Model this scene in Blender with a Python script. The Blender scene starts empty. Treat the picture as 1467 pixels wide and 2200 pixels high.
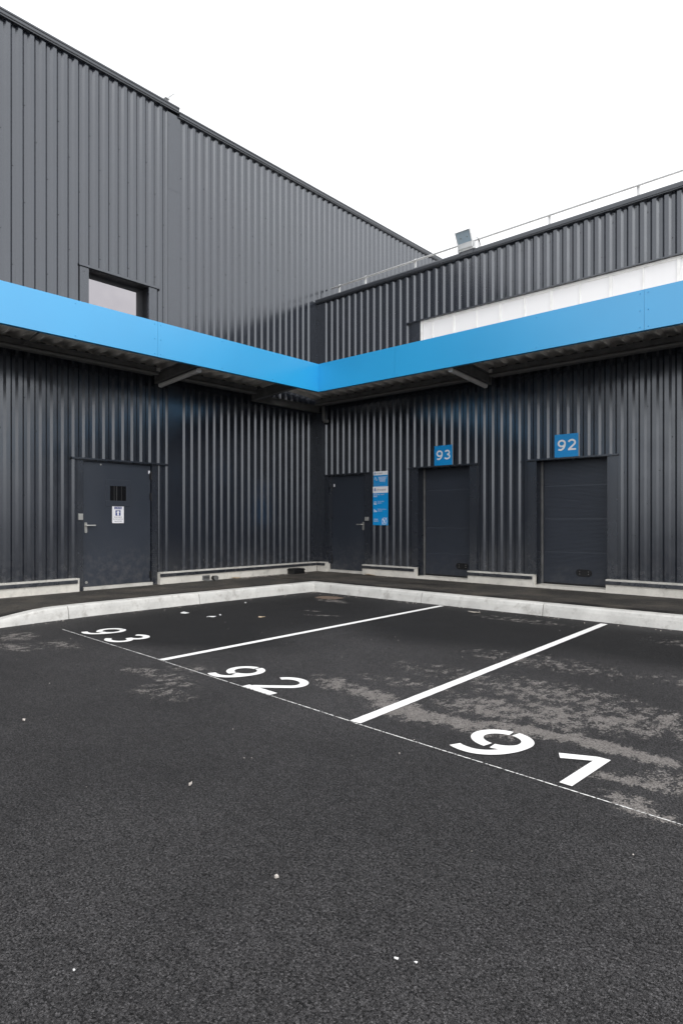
import bpy, math, random
from math import sin, cos, pi, radians as R
random.seed(7)
scn = bpy.context.scene
COL = scn.collection

# ------------------------------------------------------------------ mesh helpers
class MB:
    """collects polygons (world coordinates) for one mesh object"""
    def __init__(s): s.v=[]; s.f=[]; s.m=[]; s.mi=0
    def quad(s,*p):
        n=len(s.v); s.v+=[tuple(q) for q in p]; s.f.append(tuple(range(n,n+len(p)))); s.m.append(s.mi); return s
    def box(s,x0,x1,y0,y1,z0,z1):
        n=len(s.v)
        s.v+=[(x0,y0,z0),(x1,y0,z0),(x1,y1,z0),(x0,y1,z0),(x0,y0,z1),(x1,y0,z1),(x1,y1,z1),(x0,y1,z1)]
        for f in ((3,2,1,0),(4,5,6,7),(0,1,5,4),(1,2,6,5),(2,3,7,6),(3,0,4,7)):
            s.f.append(tuple(n+i for i in f)); s.m.append(s.mi)
        return s
    def prism(s,poly,axis,a,b):
        """poly: 2-D outline swept along axis between a and b. axis 'x': (y,z), 'y': (x,z), 'z': (x,y)"""
        def P(p,t):
            return (t,p[0],p[1]) if axis=='x' else (p[0],t,p[1]) if axis=='y' else (p[0],p[1],t)
        n=len(s.v); k=len(poly)
        s.v+=[P(p,a) for p in poly]+[P(p,b) for p in poly]
        for i in range(k):
            j=(i+1)%k; s.f.append((n+i,n+j,n+k+j,n+k+i)); s.m.append(s.mi)
        s.f.append(tuple(n+i for i in range(k-1,-1,-1))); s.m.append(s.mi)
        s.f.append(tuple(n+k+i for i in range(k))); s.m.append(s.mi)
        return s
    def tube(s,pts,r,n=10,cap=True):
        from mathutils import Vector
        pts=[Vector(p) for p in pts]; rings=[]; up=Vector((0,0,1))
        for i,p in enumerate(pts):
            d=(pts[min(i+1,len(pts)-1)]-pts[max(i-1,0)]).normalized()
            a=d.cross(up)
            if a.length<.05: a=d.cross(Vector((1,0,0)))
            a.normalize(); b=d.cross(a).normalized()
            st=len(s.v)
            for k in range(n):
                t=2*pi*k/n; q=p+a*(r*cos(t))+b*(r*sin(t)); s.v.append(tuple(q))
            rings.append(st)
        for i in range(len(rings)-1):
            for k in range(n):
                j=(k+1)%n; s.f.append((rings[i]+k,rings[i]+j,rings[i+1]+j,rings[i+1]+k)); s.m.append(s.mi)
        if cap:
            s.f.append(tuple(rings[0]+k for k in range(n-1,-1,-1))); s.m.append(s.mi)
            s.f.append(tuple(rings[-1]+k for k in range(n))); s.m.append(s.mi)
        return s
    def dome(s,c,nrm,r,h,n=6):
        """a low screw or rivet head; nrm is 'x' (+x) or 'y' (-y)"""
        def P(a,b,d): return (c[0]+d,c[1]+a,c[2]+b) if nrm=='x' else (c[0]+a,c[1]-d,c[2]+b)
        st=len(s.v)
        for k in range(n): s.v.append(P(r*cos(2*pi*k/n),r*sin(2*pi*k/n),0))
        for k in range(n): s.v.append(P(.6*r*cos(2*pi*k/n),.6*r*sin(2*pi*k/n),h))
        for k in range(n):
            j=(k+1)%n; s.f.append((st+k,st+j,st+n+j,st+n+k)); s.m.append(s.mi)
        s.f.append(tuple(st+n+k for k in range(n))); s.m.append(s.mi)
        return s
ORIG={}
def obj(name,mb,mats,parent=None,origin=None,smooth=False,bevel=0):
    """ONE mesh object; parts take their thing's origin"""
    if not isinstance(mats,(list,tuple)): mats=[mats]
    o0=ORIG[parent.name] if parent else (origin or (0,0,0))
    me=bpy.data.meshes.new(name)
    me.from_pydata([(x-o0[0],y-o0[1],z-o0[2]) for x,y,z in mb.v],[],mb.f)
    for m in mats: me.materials.append(m)
    for p,i in zip(me.polygons,mb.m): p.material_index=i; p.use_smooth=smooth
    me.update()
    o=bpy.data.objects.new(name,me); COL.objects.link(o)
    if parent: o.parent=parent
    else: o.location=o0
    ORIG[o.name]=o0
    if bevel:
        b=o.modifiers.new('edge','BEVEL'); b.width=bevel; b.segments=2; b.limit_method='ANGLE'; b.angle_limit=R(40)
    return o
def tag(o,label,cat,group=None):
    o['label']=label; o['category']=cat
    if group: o['group']=group
    return o
def thing(name,loc,label,cat,group=None):
    o=bpy.data.objects.new(name,None); o.empty_display_size=.2; COL.objects.link(o); o.location=loc
    ORIG[o.name]=tuple(loc); return tag(o,label,cat,group)
def struct(o): o['kind']='structure'; return o

# ------------------------------------------------------------------ material helpers
class NT:
    def __init__(s,name):
        s.mat=bpy.data.materials.new(name); s.mat.use_nodes=True; s.t=s.mat.node_tree; s.t.nodes.clear()
        s.out=s.n('ShaderNodeOutputMaterial'); s.p=s.n('ShaderNodeBsdfPrincipled'); s.t.links.new(s.p.outputs[0],s.out.inputs[0])
        s.co=s.n('ShaderNodeTexCoord').outputs['Object']
    def n(s,t,**kw):
        q=s.t.nodes.new(t)
        for k,v in kw.items(): setattr(q,k,v)
        return q
    def put(s,sock,v):
        if hasattr(v,'is_output'): s.t.links.new(v,sock)
        else:
            if isinstance(v,(tuple,list)) and len(v)==3 and sock.type=='RGBA': v=(*v,1)
            sock.default_value=v
    def math(s,op,a,b=0.,c=0.,clamp=False):
        q=s.n('ShaderNodeMath',operation=op,use_clamp=clamp)
        for i,x in enumerate((a,b,c)): s.put(q.inputs[i],x)
        return q.outputs[0]
    def mix(s,f,a,b,blend='MIX'):
        q=s.n('ShaderNodeMix',data_type='RGBA',blend_type=blend)
        s.put(q.inputs[0],f); s.put(q.inputs[6],a); s.put(q.inputs[7],b); return q.outputs[2]
    def noise(s,scale,detail=4.,rough=.55,vec=None,dist=0.):
        q=s.n('ShaderNodeTexNoise'); s.put(q.inputs['Vector'],vec or s.co)
        q.inputs['Scale'].default_value=scale; q.inputs['Detail'].default_value=detail; q.inputs['Roughness'].default_value=rough; q.inputs['Distortion'].default_value=dist
        return q.outputs[0]
    def voro(s,scale,feature='F1',vec=None,out='Distance'):
        q=s.n('ShaderNodeTexVoronoi',feature=feature); s.put(q.inputs['Vector'],vec or s.co); q.inputs['Scale'].default_value=scale
        return q.outputs[out]
    def map(s,loc=(0,0,0),rot=(0,0,0),scale=(1,1,1),vec=None,kind='POINT'):
        q=s.n('ShaderNodeMapping',vector_type=kind); s.put(q.inputs[0],vec or s.co)
        q.inputs[1].default_value=loc; q.inputs[2].default_value=rot; q.inputs[3].default_value=scale; return q.outputs[0]
    def step(s,x,a,b,lo=0.,hi=1.):
        q=s.n('ShaderNodeMapRange',interpolation_type='SMOOTHSTEP'); s.put(q.inputs[0],x)
        q.inputs[1].default_value=a; q.inputs[2].default_value=b; q.inputs[3].default_value=lo; q.inputs[4].default_value=hi; return q.outputs[0]
    def sep(s,v=None):
        q=s.n('ShaderNodeSeparateXYZ'); s.put(q.inputs[0],v or s.co); return q.outputs
    def bump(s,h,strength,dist):
        q=s.n('ShaderNodeBump'); s.put(q.inputs['Height'],h); q.inputs['Strength'].default_value=strength; q.inputs['Distance'].default_value=dist; return q.outputs[0]
    def set(s,**kw):
        nm={'color':'Base Color','rough':'Roughness','metal':'Metallic','spec':'Specular IOR Level','normal':'Normal','coat':'Coat Weight','coat_rough':'Coat Roughness','trans':'Transmission Weight'}
        for k,v in kw.items(): s.put(s.p.inputs[nm[k]],v)
        return s
def plain(name,color,rough=.5,spec=.5,metal=0.,var=.08,scale=6.):
    m=NT(name); k=m.step(m.noise(scale,5.),.3,.7,1-var,1+var)
    c=m.mix(1.,color,m.comb(k) if False else k,'MULTIPLY')
    m.set(color=c,rough=m.step(m.noise(scale*2.3,4.),.3,.7,max(rough-.06,.02),rough+.06),spec=spec,metal=metal); return m.mat

def steel(name,color,rough,dust=.35,z_dust=1.1,spec=1.0,wave=.0015,ior=1.56):
    """dark coated sheet steel: faint oil-canning, dust that has settled near the ground, a few runs"""
    m=NT(name); x,y,z=m.sep()
    base=m.mix(m.step(m.noise(1.3,3.),.3,.75),color,tuple(c*1.14 for c in color))
    low=m.step(z,.15,z_dust,1.,0.)
    d=m.math('MULTIPLY',low,m.step(m.noise(11.,7.,.7),.38,.80))
    runs=m.step(m.noise(1.,5.,.6,m.map(scale=(26,26,1.1))),.66,.86,0.,.16)
    d=m.math('MULTIPLY',m.math('MAXIMUM',d,m.math('MULTIPLY',runs,m.step(z,.2,2.2,1.,.0))),dust)
    c=m.mix(d,base,(.16,.15,.14))
    rr=m.math('ADD',m.step(m.noise(2.2,4.),.3,.7,rough-.03,rough+.04),m.math('MULTIPLY',d,.4))
    m.p.inputs['IOR'].default_value=ior; m.p.inputs['Specular Tint'].default_value=(.91,.95,1.,1); m.set(color=c,rough=rr,spec=spec,normal=m.bump(m.noise(3.2,1.5),.35,wave)); return m.mat

clad   = steel('dark_cladding',(.0135,.0160,.0225),.19)
trim   = steel('dark_flashing',(.0145,.0170,.0235),.25)
doorm  = steel('door_paint',(.023,.028,.039),.36,dust=.45,z_dust=1.1,spec=.8,ior=1.5)
capm   = steel('parapet_flashing',(.020,.022,.027),.3,dust=.1,ior=1.5)
shutter= steel('sectional_door',(.029,.034,.046),.38,dust=.3,z_dust=.8,spec=.8,ior=1.5)
blackp = plain('black_plastic',(.008,.008,.009),.4)
dkmetal= plain('painted_beam',(.14,.14,.138),.5,var=.2)
galv   = plain('galvanised_deck',(.86,.83,.78),.35,var=.18,scale=3.)
alum   = plain('brushed_metal',(.55,.54,.51),.35,metal=.7)
panelinem= plain('pane_line',(.022,.022,.022),.5)
framem = plain('dark_window_frame',(.012,.013,.016),.45)
whitep = plain('white_paint',(.78,.78,.77),.45)
poly   = None
blue   = NT('blue_fascia'); blue.set(color=blue.mix(blue.step(blue.noise(.7,2.),.3,.7),(.002,.330,.67),(.003,.355,.71)),rough=.34,spec=1.,normal=blue.bump(blue.noise(2.,1.5),.3,.0015)); blue=blue.mat
blue.node_tree.nodes['Principled BSDF'].inputs['IOR'].default_value=1.6
bsign  = plain('blue_sign_face',(.002,.29,.70),.4,var=.03)
navy   = plain('navy_print',(.03,.05,.22),.5)
ink    = plain('grey_print',(.12,.12,.16),.6)
signw  = plain('white_sign_print',(.90,.90,.90),.4,var=.02)
paper  = plain('white_sign_face',(.86,.85,.87),.45,var=.03)
stripm = plain('strip_light_housing',(.62,.61,.59),.45)
lens   = plain('flood_lens',(.30,.38,.44),.15)
housing= plain('flood_housing',(.58,.59,.59),.4)
glassk = NT('dark_glass'); glassk.set(color=(.004,.004,.005),rough=.06,spec=.5); glassk=glassk.mat
blind  = NT('pale_glazing'); blind.set(color=blind.mix(blind.step(blind.noise(.9,3.),.3,.7),(.275,.262,.278),(.33,.315,.325)),rough=.05,metal=1.); blind=blind.mat

m=NT('multiwall_sheet'); x,y,z=m.sep()
w=m.n('ShaderNodeTexWave',wave_type='BANDS',bands_direction='X'); m.put(w.inputs['Vector'],m.co); w.inputs['Scale'].default_value=20.; w.inputs['Distortion'].default_value=.15
m.set(color=m.mix(m.step(w.outputs['Fac'],.05,.5),(.70,.70,.715),(.79,.79,.80)),rough=.25,spec=.5,normal=m.bump(w.outputs['Fac'],.2,.003)); poly=m.mat

def concrete(name,color,dirt):
    m=NT(name); n1=m.noise(3.,8.,.62); n2=m.noise(45.,5.,.6); x,y,z=m.sep()
    c=m.mix(m.step(n1,.32,.7),tuple(q*.86 for q in color),tuple(min(q*1.06,.8) for q in color))
    c=m.mix(m.step(n2,.55,.8,0.,.35),c,tuple(q*.6 for q in color))
    s=m.math('MULTIPLY',m.step(m.noise(7.,8.,.68),.50,.72),dirt)
    c=m.mix(s,c,(.13,.105,.08))
    pits=m.step(m.voro(38.),.07,.13,1.,0.)
    pits=m.math('MULTIPLY',pits,m.step(m.noise(9.,2.),.52,.62))
    c=m.mix(m.math('MULTIPLY',pits,.6),c,(.12,.11,.1))
    m.set(color=c,rough=.85,spec=.3,normal=m.bump(m.math('ADD',n2,m.math('MULTIPLY',n1,.6)),.5,.006)); return m.mat
plinthm=concrete('pale_plinth_concrete',(.71,.68,.615),.26)
kerbm  =concrete('kerb_concrete',(.60,.59,.56),.38)
sillm  =concrete('cement_ledge',(.62,.60,.55),.35)

# ---- asphalt
def asphalt(name,lo,hi,stone=125.,stains=None,puddles=None,dust=0.,mud=None):
    m=NT(name)
    big=m.noise(.55,4.,.55); mid=m.noise(2.7,5.,.6)
    wob=m.n('ShaderNodeVectorMath',operation='MULTIPLY_ADD'); m.put(wob.inputs[0],m.n('ShaderNodeTexNoise').outputs[1]); 
    nz=wob.inputs[0].links[0].from_node; m.put(nz.inputs['Vector'],m.co); nz.inputs['Scale'].default_value=60.
    wob.inputs[1].default_value=(.012,.012,.012); m.put(wob.inputs[2],m.co); wv=wob.outputs[0]
    cell=m.n('ShaderNodeTexVoronoi',feature='F1'); m.put(cell.inputs['Vector'],wv); cell.inputs['Scale'].default_value=stone
    rnd=m.sep(cell.outputs['Color'])[0]
    edge=m.voro(stone,'DISTANCE_TO_EDGE',wv)
    c=m.mix(rnd,lo,hi)
    c=m.mix(m.step(m.noise(150.,3.),.45,.65,0.,.5),c,tuple(q*.62 for q in lo))
    pit=m.math('MULTIPLY',m.step(m.math('ADD',m.noise(stone*.80,6.,.80),m.math('ADD',m.math('MULTIPLY',m.noise(stone*.16,2.,.5),.11),m.math('MULTIPLY',rnd,.07))),.618,.668),.96)          # open texture between the stones
    c=m.mix(pit,c,(.0045,.0044,.0045))
    c=m.mix(m.step(edge,.0,.08,.35,0.),c,tuple(q*.3 for q in lo))
    tone=m.math('ADD',m.step(big,.3,.7,.76,1.10),m.step(mid,.3,.7,-.07,.07))
    c=m.mix(1.,c,tone,'MULTIPLY')
    # rare pale chips and brown bits among the stones
    v=m.n('ShaderNodeTexVoronoi',feature='F1'); m.put(v.inputs['Vector'],m.co); v.inputs['Scale'].default_value=13.
    chip=m.math('MULTIPLY',m.step(v.outputs['Distance'],.035,.055,1.,0.),m.step(m.sep(v.outputs['Color'])[0],.90,.92))
    c=m.mix(m.math('MULTIPLY',chip,.8),c,(.36,.34,.30))
    rough=m.step(big,.3,.7,.62,.74)
    if puddles:                                                                 # newer, blacker, tar-rich areas
        a=None
        for (px,py,rx,ry,an) in puddles:
            e=m.n('ShaderNodeVectorMath',operation='LENGTH'); m.put(e.inputs[0],m.map((px,py,0),(0,0,R(an)),(rx,ry,100),kind='TEXTURE'))
            g=m.step(e.outputs['Value'],.55,1.15,1.,0.); a=g if a is None else m.math('MAXIMUM',a,g)
        a=m.math('MULTIPLY',a,m.step(m.math('ADD',m.noise(1.7,6.,.6),m.math('MULTIPLY',a,.55)),.34,.66))
        c=m.mix(m.math('MULTIPLY',a,.74),c,(.009,.009,.0095))
    bumpk=m.math('ADD',m.math('MULTIPLY',m.math('MINIMUM',edge,.22),1.5),m.math('MULTIPLY',pit,-1.1))
    if stains:
        a=None
        for (px,py,rx,ry,an,amp) in stains:
            e=m.n('ShaderNodeVectorMath',operation='LENGTH'); m.put(e.inputs[0],m.map((px,py,0),(0,0,R(an)),(rx,ry,100),kind='TEXTURE'))
            g=m.step(e.outputs['Value'],0.,1.35,amp,0.); a=g if a is None else m.math('MAXIMUM',a,g)
        n=m.noise(9.5,9.,.74,m.map(scale=(1.25,.75,1))); n2=m.noise(60.,5.,.7)
        f=m.math('ADD',m.math('MULTIPLY',a,.92),m.math('ADD',m.math('MULTIPLY',m.math('SUBTRACT',n,.5),5.6),m.math('MULTIPLY',m.math('SUBTRACT',n2,.5),3.4)))
        f=m.math('MULTIPLY',m.step(f,.50,.64),m.step(a,.02,.20))
        f=m.math('MULTIPLY',f,m.step(rnd,.0,.45,.62,.96))
        sc=m.mix(rnd,(.22,.200,.186),(.36,.335,.315))
        sc=m.mix(m.math('MULTIPLY',pit,.6),sc,(.05,.045,.04))
        c=m.mix(f,c,sc)
    if mud:
        px,py,rx,ry=mud; e=m.n('ShaderNodeVectorMath',operation='LENGTH'); m.put(e.inputs[0],m.map((px,py,0),(0,0,0),(rx,ry,100),kind='TEXTURE'))
        q=m.math('ADD',m.step(e.outputs['Value'],.3,1.2,1.,0.),m.math('MULTIPLY',m.math('SUBTRACT',m.noise(7.,7.,.65),.5),1.8))
        q=m.math('MULTIPLY',m.step(q,.42,.62),m.step(e.outputs['Value'],1.2,1.5,1.,0.))
        c=m.mix(m.math('MULTIPLY',q,.9),c,m.mix(m.noise(9.,5.),(.13,.085,.06),(.36,.27,.21)))
    if dust:
        d=m.math('MULTIPLY',m.step(m.noise(1.6,8.,.66),.40,.74),dust)
        c=m.mix(d,c,(.20,.172,.142))
    m.set(color=c,rough=rough,spec=.22,normal=m.bump(bumpk,1.,.009)); return m.mat
STAINS=[(6.55,-6.50,.34,.16,-15,.9),(6.95,-6.55,.40,.13,-8,1.3),(7.35,-6.70,.38,.17,-12,1.5),(7.75,-6.68,.42,.12,-3,1.5),(8.15,-6.52,.45,.11,8,1.5),
        (8.55,-6.48,.40,.11,4,1.5),(8.84,-6.50,.26,.10,-4,1.4),(7.75,-6.25,.45,.28,10,.86),(8.15,-6.12,.50,.32,8,.86),(8.45,-6.02,.45,.25,10,.84),(8.75,-5.8,.6,.35,0,.68),
        (7.9,-5.65,.8,.4,0,.62),(7.0,-5.6,.7,.25,0,.38),(7.4,-4.7,.9,.3,0,.46),(8.9,-4.6,.8,.2,0,.45),(8.85,-6.88,.30,.09,6,1.1),(8.98,-7.16,.2,.10,-20,1.1),(9.1,-6.75,.3,.2,0,.6),(9.5,-6.2,.5,.35,0,.55),
        (5.15,-7.28,.42,.13,14,.58),(5.55,-7.32,.32,.09,0,.55),(5.25,-6.95,.30,.14,10,.48),(5.75,-7.55,.35,.2,0,.42),(6.9,-6.1,.5,.15,5,.40),
        (2.55,-7.40,.35,.25,0,.66),(3.15,-7.60,.35,.16,10,.66),(2.2,-7.7,.5,.3,0,.55),(3.4,-7.25,.4,.2,0,.42),(3.1,-2.80,.38,.14,0,.8),(3.6,-3.8,.18,.04,10,.8),(4.0,-4.0,.28,.06,25,.75),(6.2,-2.6,.8,.2,0,.42),(8.6,-2.9,.9,.25,0,.42)]
PUD=[(3.1,-4.2,2.0,2.9,0),(5.9,-3.3,2.2,1.7,0),(8.6,-3.2,3.2,1.1,0),(3.7,-5.9,1.5,1.0,0)]
road_m=asphalt('asphalt',(.031,.0297,.0304),(.126,.121,.1228),stains=STAINS,puddles=PUD,mud=(2.72,-2.52,.36,.24))
pave_m=asphalt('dusty_asphalt',(.058,.055,.051),(.125,.116,.106),dust=.66,puddles=[(6.,-1.72,9.,.20,0),(1.55,-4.5,.20,3.5,0),(3.,-.9,.9,.2,0)])
paint_m=NT('road_paint'); n=paint_m.noise(70.,6.,.7); w=paint_m.noise(4.,4.)
paint_m.set(color=paint_m.mix(paint_m.math('MULTIPLY',paint_m.step(n,.60,.70),paint_m.step(w,.4,.65,.25,.9)),(.80,.79,.77),(.22,.215,.21)),rough=.7,normal=paint_m.bump(paint_m.voro(105.,'DISTANCE_TO_EDGE'),.35,.003)); paint_m=paint_m.mat

# ------------------------------------------------------------------ ground, pavement, kerb
def sheet(xs,ys,zf):
    b=MB(); 
    for y in ys:
        for x in xs: b.v.append((x,y,zf(x,y)))
    k=len(xs)
    for j in range(len(ys)-1):
        for i in range(k-1): b.f.append((j*k+i,j*k+i+1,(j+1)*k+i+1,(j+1)*k+i)); b.m.append(0)
    return b
b=MB(); b.quad((-260,-300,0),(300,-300,0),(300,260,0),(-260,260,0))
struct(obj('parking_lot',b,road_m))

KX=[(-60.,1.86),(-7.6,1.86),(-6.9,1.79),(-6.1,1.74),(-5.0,1.77),(-3.2,1.86),(-2.06,1.93)]     # front foot of the kerb beside the tall wall
def kx(y):
    for (a,p),(c,q) in zip(KX,KX[1:]):
        if a<=y<=c: return p+(q-p)*(y-a)/(c-a)
    return KX[-1][1]
KY=-2.06
def kh(y):
    t=min(max((-6.55-y)/1.25,0),1); t=t*t*(3-2*t); return .162-.115*t
SEC=[(0,-.12),(0,.0),(.018,.10),(.032,.142),(.055,.160),(.20,.160),(.20,-.12)]     # set-back from the front foot, height
def kerb_a(y0,y1):
    b=MB(); n=max(2,int((y1-y0)/.12)); rings=[]
    for i in range(n+1):
        y=y0+(y1-y0)*i/n; st=len(b.v); mit=(y-KY) if False else 0
        for s,h in SEC:
            hh=h if h<=0 else h*kh(y)/.16
            yy=min(y,KY+s) if i==n and y1>=KY-.001 else y
            yy=KY+s if (i==n and abs(y1-KY)<.002) else y
            b.v.append((kx(y)-s+random.uniform(-.0015,.0015),yy,hh))
        rings.append(st)
    k=len(SEC)
    for p,q in zip(rings,rings[1:]):
        for j in range(k-1): b.f.append((p+j,p+j+1,q+j+1,q+j)); b.m.append(0)
    b.f.append(tuple(rings[0]+j for j in range(k))); b.m.append(0); b.f.append(tuple(rings[-1]+j for j in range(k-1,-1,-1))); b.m.append(0)
    return b
def kerb_b(x0,x1):
    b=MB(); n=max(2,int((x1-x0)/.15)); rings=[]
    for i in range(n+1):
        x=x0+(x1-x0)*i/n; st=len(b.v)
        for s,h in SEC:
            xx=kx(KY)-s if (i==0 and x0<1.95) else x
            b.v.append((xx,KY+s+random.uniform(-.0015,.0015),h))
        rings.append(st)
    k=len(SEC)
    for p,q in zip(rings,rings[1:]):
        for j in range(k-1): b.f.append((p+j,q+j,q+j+1,p+j+1)); b.m.append(0)
    b.f.append(tuple(rings[0]+j for j in range(k-1,-1,-1))); b.m.append(0); b.f.append(tuple(rings[-1]+j for j in range(k))); b.m.append(0)
    return b
ja=[-14.,-12.,-10.4,-8.45,-6.43,-4.42,KY]
for y0,y1 in zip(ja,ja[1:]): struct(obj('kerb',kerb_a(y0+.005,y1-(.005 if y1<KY else 0)),kerbm,smooth=False))
jb=[1.93,2.32,4.25,6.22,8.2,10.2,12.2,14.2,16.2]
for x0,x1 in zip(jb,jb[1:]): struct(obj('kerb',kerb_b(x0+(.005 if x0>1.95 else 0),x1-.005),kerbm))
b=MB(); b.mi=0
def ph(x,y):
    f=min(max(x/1.65,0),1); return .150+.006*sin(y*1.7)*sin(x*2.1) + (kh(y)-.162)*f**1.5
ys=[-14.+.25*i for i in range(int((14-1.86)/.25)+1)]+[KY+.2]
for a,c in zip(ys,ys[1:]):
    for f0,f1 in ((0,.35),(.35,.7),(.7,1)):
        q=[]
        for (f,yy) in ((f0,a),(f1,a),(f1,c),(f0,c)):
            x=-.1+f*(kx(min(yy,KY))-.2+.1); q.append((x,yy,ph(x,yy)))
        b.quad(*q)
xs=[-.1]+[.3*i for i in range(1,55)]
for a,c in zip(xs,xs[1:]):
    for y0,y1 in ((KY+.2,-1.2),(-1.2,-.6),(-.6,.35)):
        b.quad(*[(x,y,.150+.005*sin(x*1.3)*sin(y*2.)) for x,y in ((a,y0),(c,y0),(c,y1),(a,y1))])
struct(obj('pavement',b,pave_m,smooth=True))

# ------------------------------------------------------------------ corrugated cladding
PITCH=.1703; SL=.033; VAL=.046; DEP=.030
def profile(starts,lo,hi,sgn):
    """starts: where each outer rib ends (the rib's step down); sgn +1 valley after, -1 valley before"""
    pts=[]
    for s in starts:
        q=[(s,0),(s+sgn*SL,-DEP),(s+sgn*(SL+VAL),-DEP),(s+sgn*(2*SL+VAL),0)]
        pts+=q
    pts=sorted(pts); pts=[(lo,0)]+[p for p in pts if lo<p[0]<hi]+[(hi,0)]
    return pts
def clad_wall(b,pts,z0,z1,holes,P):
    cuts=sorted(set([h[0] for h in holes]+[h[1] for h in holes]))
    full=[]
    for (a,da),(c,dc) in zip(pts,pts[1:]):
        full.append((a,da))
        for q in cuts:
            if a<q<c: full.append((q,da+(dc-da)*(q-a)/(c-a)))
    full.append(pts[-1])
    for (a,da),(c,dc) in zip(full,full[1:]):
        if c-a<1e-5: continue
        mid=(a+c)/2; iv=[(z0,z1)]
        for h0,h1,hz0,hz1 in holes:
            if h0<mid<h1:
                nv=[]
                for p,q in iv:
                    if hz0>p: nv.append((p,min(q,hz0)))
                    if hz1<q: nv.append((max(p,hz1),q))
                iv=[t for t in nv if t[1]-t[0]>1e-4]
        for p,q in iv: b.quad(P(a,da,p),P(c,dc,p),P(c,dc,q),P(a,da,q))
PA=lambda s,d,z:(d,s,z)
PB=lambda s,d,z:(s,-d,z)

# ================================================================== TALL WAREHOUSE (wall in the plane x = 0)
ta=thing('tall_warehouse',(0,-6,0),'tall dark grey ribbed steel warehouse with a pale window above the blue canopy','warehouse')
WIN=(-5.302,-4.216,4.28,5.385); DA=(-5.489,-4.046,.14,2.262)
sA=[-3.582+PITCH*i for i in range(21)]; sA=[s for s in sA if s<-.28]
sL=[-3.943-PITCH*i for i in range(96)]
b=MB(); hol=[WIN,DA]
pts=profile(sorted(sL),-20.,-3.83,1); clad_wall(b,pts,.365,8.69,hol,PA)
pts=profile(sA,-3.59,-.165,1); clad_wall(b,pts,.365,6.16,[],PA)
sU=[-3.582+PITCH*i for i in range(122)]
pts=profile(sU,-3.59,17.,1); clad_wall(b,pts,6.16,8.63,[],PA)
b.mi=1
rows=[7.55-.49*i for i in range(15)]
for k,s in enumerate(sorted(sL)+[q for q in sU if q<10]):
    yy=s+SL+.012
    for i,z in enumerate(rows):
        if (i-k)%3 or (s>-.2 and z<6.3): continue
        if any(h[0]-.16<yy<h[1]+.16 and h[2]-.05<z<h[3]+.05 for h in hol): continue
        b.dome((-DEP,yy,z),'x',.0085,.006)
for s in sorted(sL)+sA:
    yy=s+SL+.025
    if not(DA[0]-.05<yy<DA[1]+.05): b.dome((-DEP,yy,.42),'x',.0085,.006)
    if WIN[0]-.1<yy<WIN[1]+.1: b.dome((-DEP,yy,5.435),'x',.0085,.006)
    if DA[0]<yy<DA[1]: b.dome((-DEP,yy,2.33),'x',.0085,.006)
screw=plain('screw_head',(.012,.012,.013),.5)
obj('wall',b,[clad,screw],ta)
b=MB(); b.box(-40,-.28,-19.9,16.9,0.,8.60); obj('wall_core',b,trim,ta)
b=MB(); b.box(-40,-.345,-19.9,16.9,8.602,8.66); obj('roof',b,galv,ta)
# roof edge flashing: folded, with a drip below; two lengths that step at the joint
for (y0,y1,zt) in ((-20.,-3.625,8.766),(-3.62,17.,8.697)):
    b=MB(); b.prism([(-.34,zt-.02),(-.34,zt-.095),(.035,zt-.095),(.035,zt-.078),(.052,zt-.070),(.052,zt-.030),(.065,zt-.024),(.065,zt)],'y',y0,y1)
    obj('roof_flashing',b,capm,ta)
# flat cover over the cladding joint, in three lengths
for z0,z1 in ((.375,3.9),(3.902,7.25),(7.246,8.625)):
    b=MB(); d=.004 if z0<7.2 else .007
    b.box(-.02,d+.001,-3.835,-3.578,z0,z1)
    z=z0+.25
    while z<z1:
        for yy in (-3.81,-3.605): b.dome((d+.001,yy,z),'x',.009,.006)
        z+=.9
    obj('joint_cover',b,clad,ta)
# inner corner flashing
b=MB(); b.box(-.03,.006,-.175,.0,.37,6.16); obj('corner_flashing',b,trim,ta)
# window
wf=MB(); xr=-.19
wf.box(xr-.03,xr,-5.45,-4.217,5.300,5.36).box(xr-.03,xr,-4.335,-4.217,4.28,5.300).box(xr-.03,xr,-5.45,-5.37,4.28,5.300)
wf.box(xr-.02,-.010,-4.2155,-4.200,4.28,5.39).box(xr-.02,-.010,-5.46,-5.451,4.28,5.39).box(xr-.02,-.004,-5.45,-4.216,5.362,5.395).box(xr-.02,.05,-5.302,-4.216,4.25,4.279)
w=obj('window',wf,framem,ta)
b=MB(); b.box(xr-.022,xr-.012,-5.37,-4.335,4.28,5.300); obj('pane',b,blind,w)
b=MB(); b.box(xr-.001,xr+.006,-4.95,-4.55,5.318,5.332); obj('vent_slot',b,blackp,w)
for y0,y1 in ((-5.452,-5.302),(-4.216,-4.058)):
    b=MB(); b.box(-.06,.008,y0,y1,4.0,5.395); 
    for z in (4.6,5.3): b.dome((.008,(y0+y1)/2,z),'x',.009,.006)
    obj('jamb_cover',b,trim,w)
b=MB(); b.box(-.05,.030,-5.47,-4.03,5.395,5.412).box(.024,.032,-5.47,-4.03,5.375,5.395); obj('lintel',b,trim,w)
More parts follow.
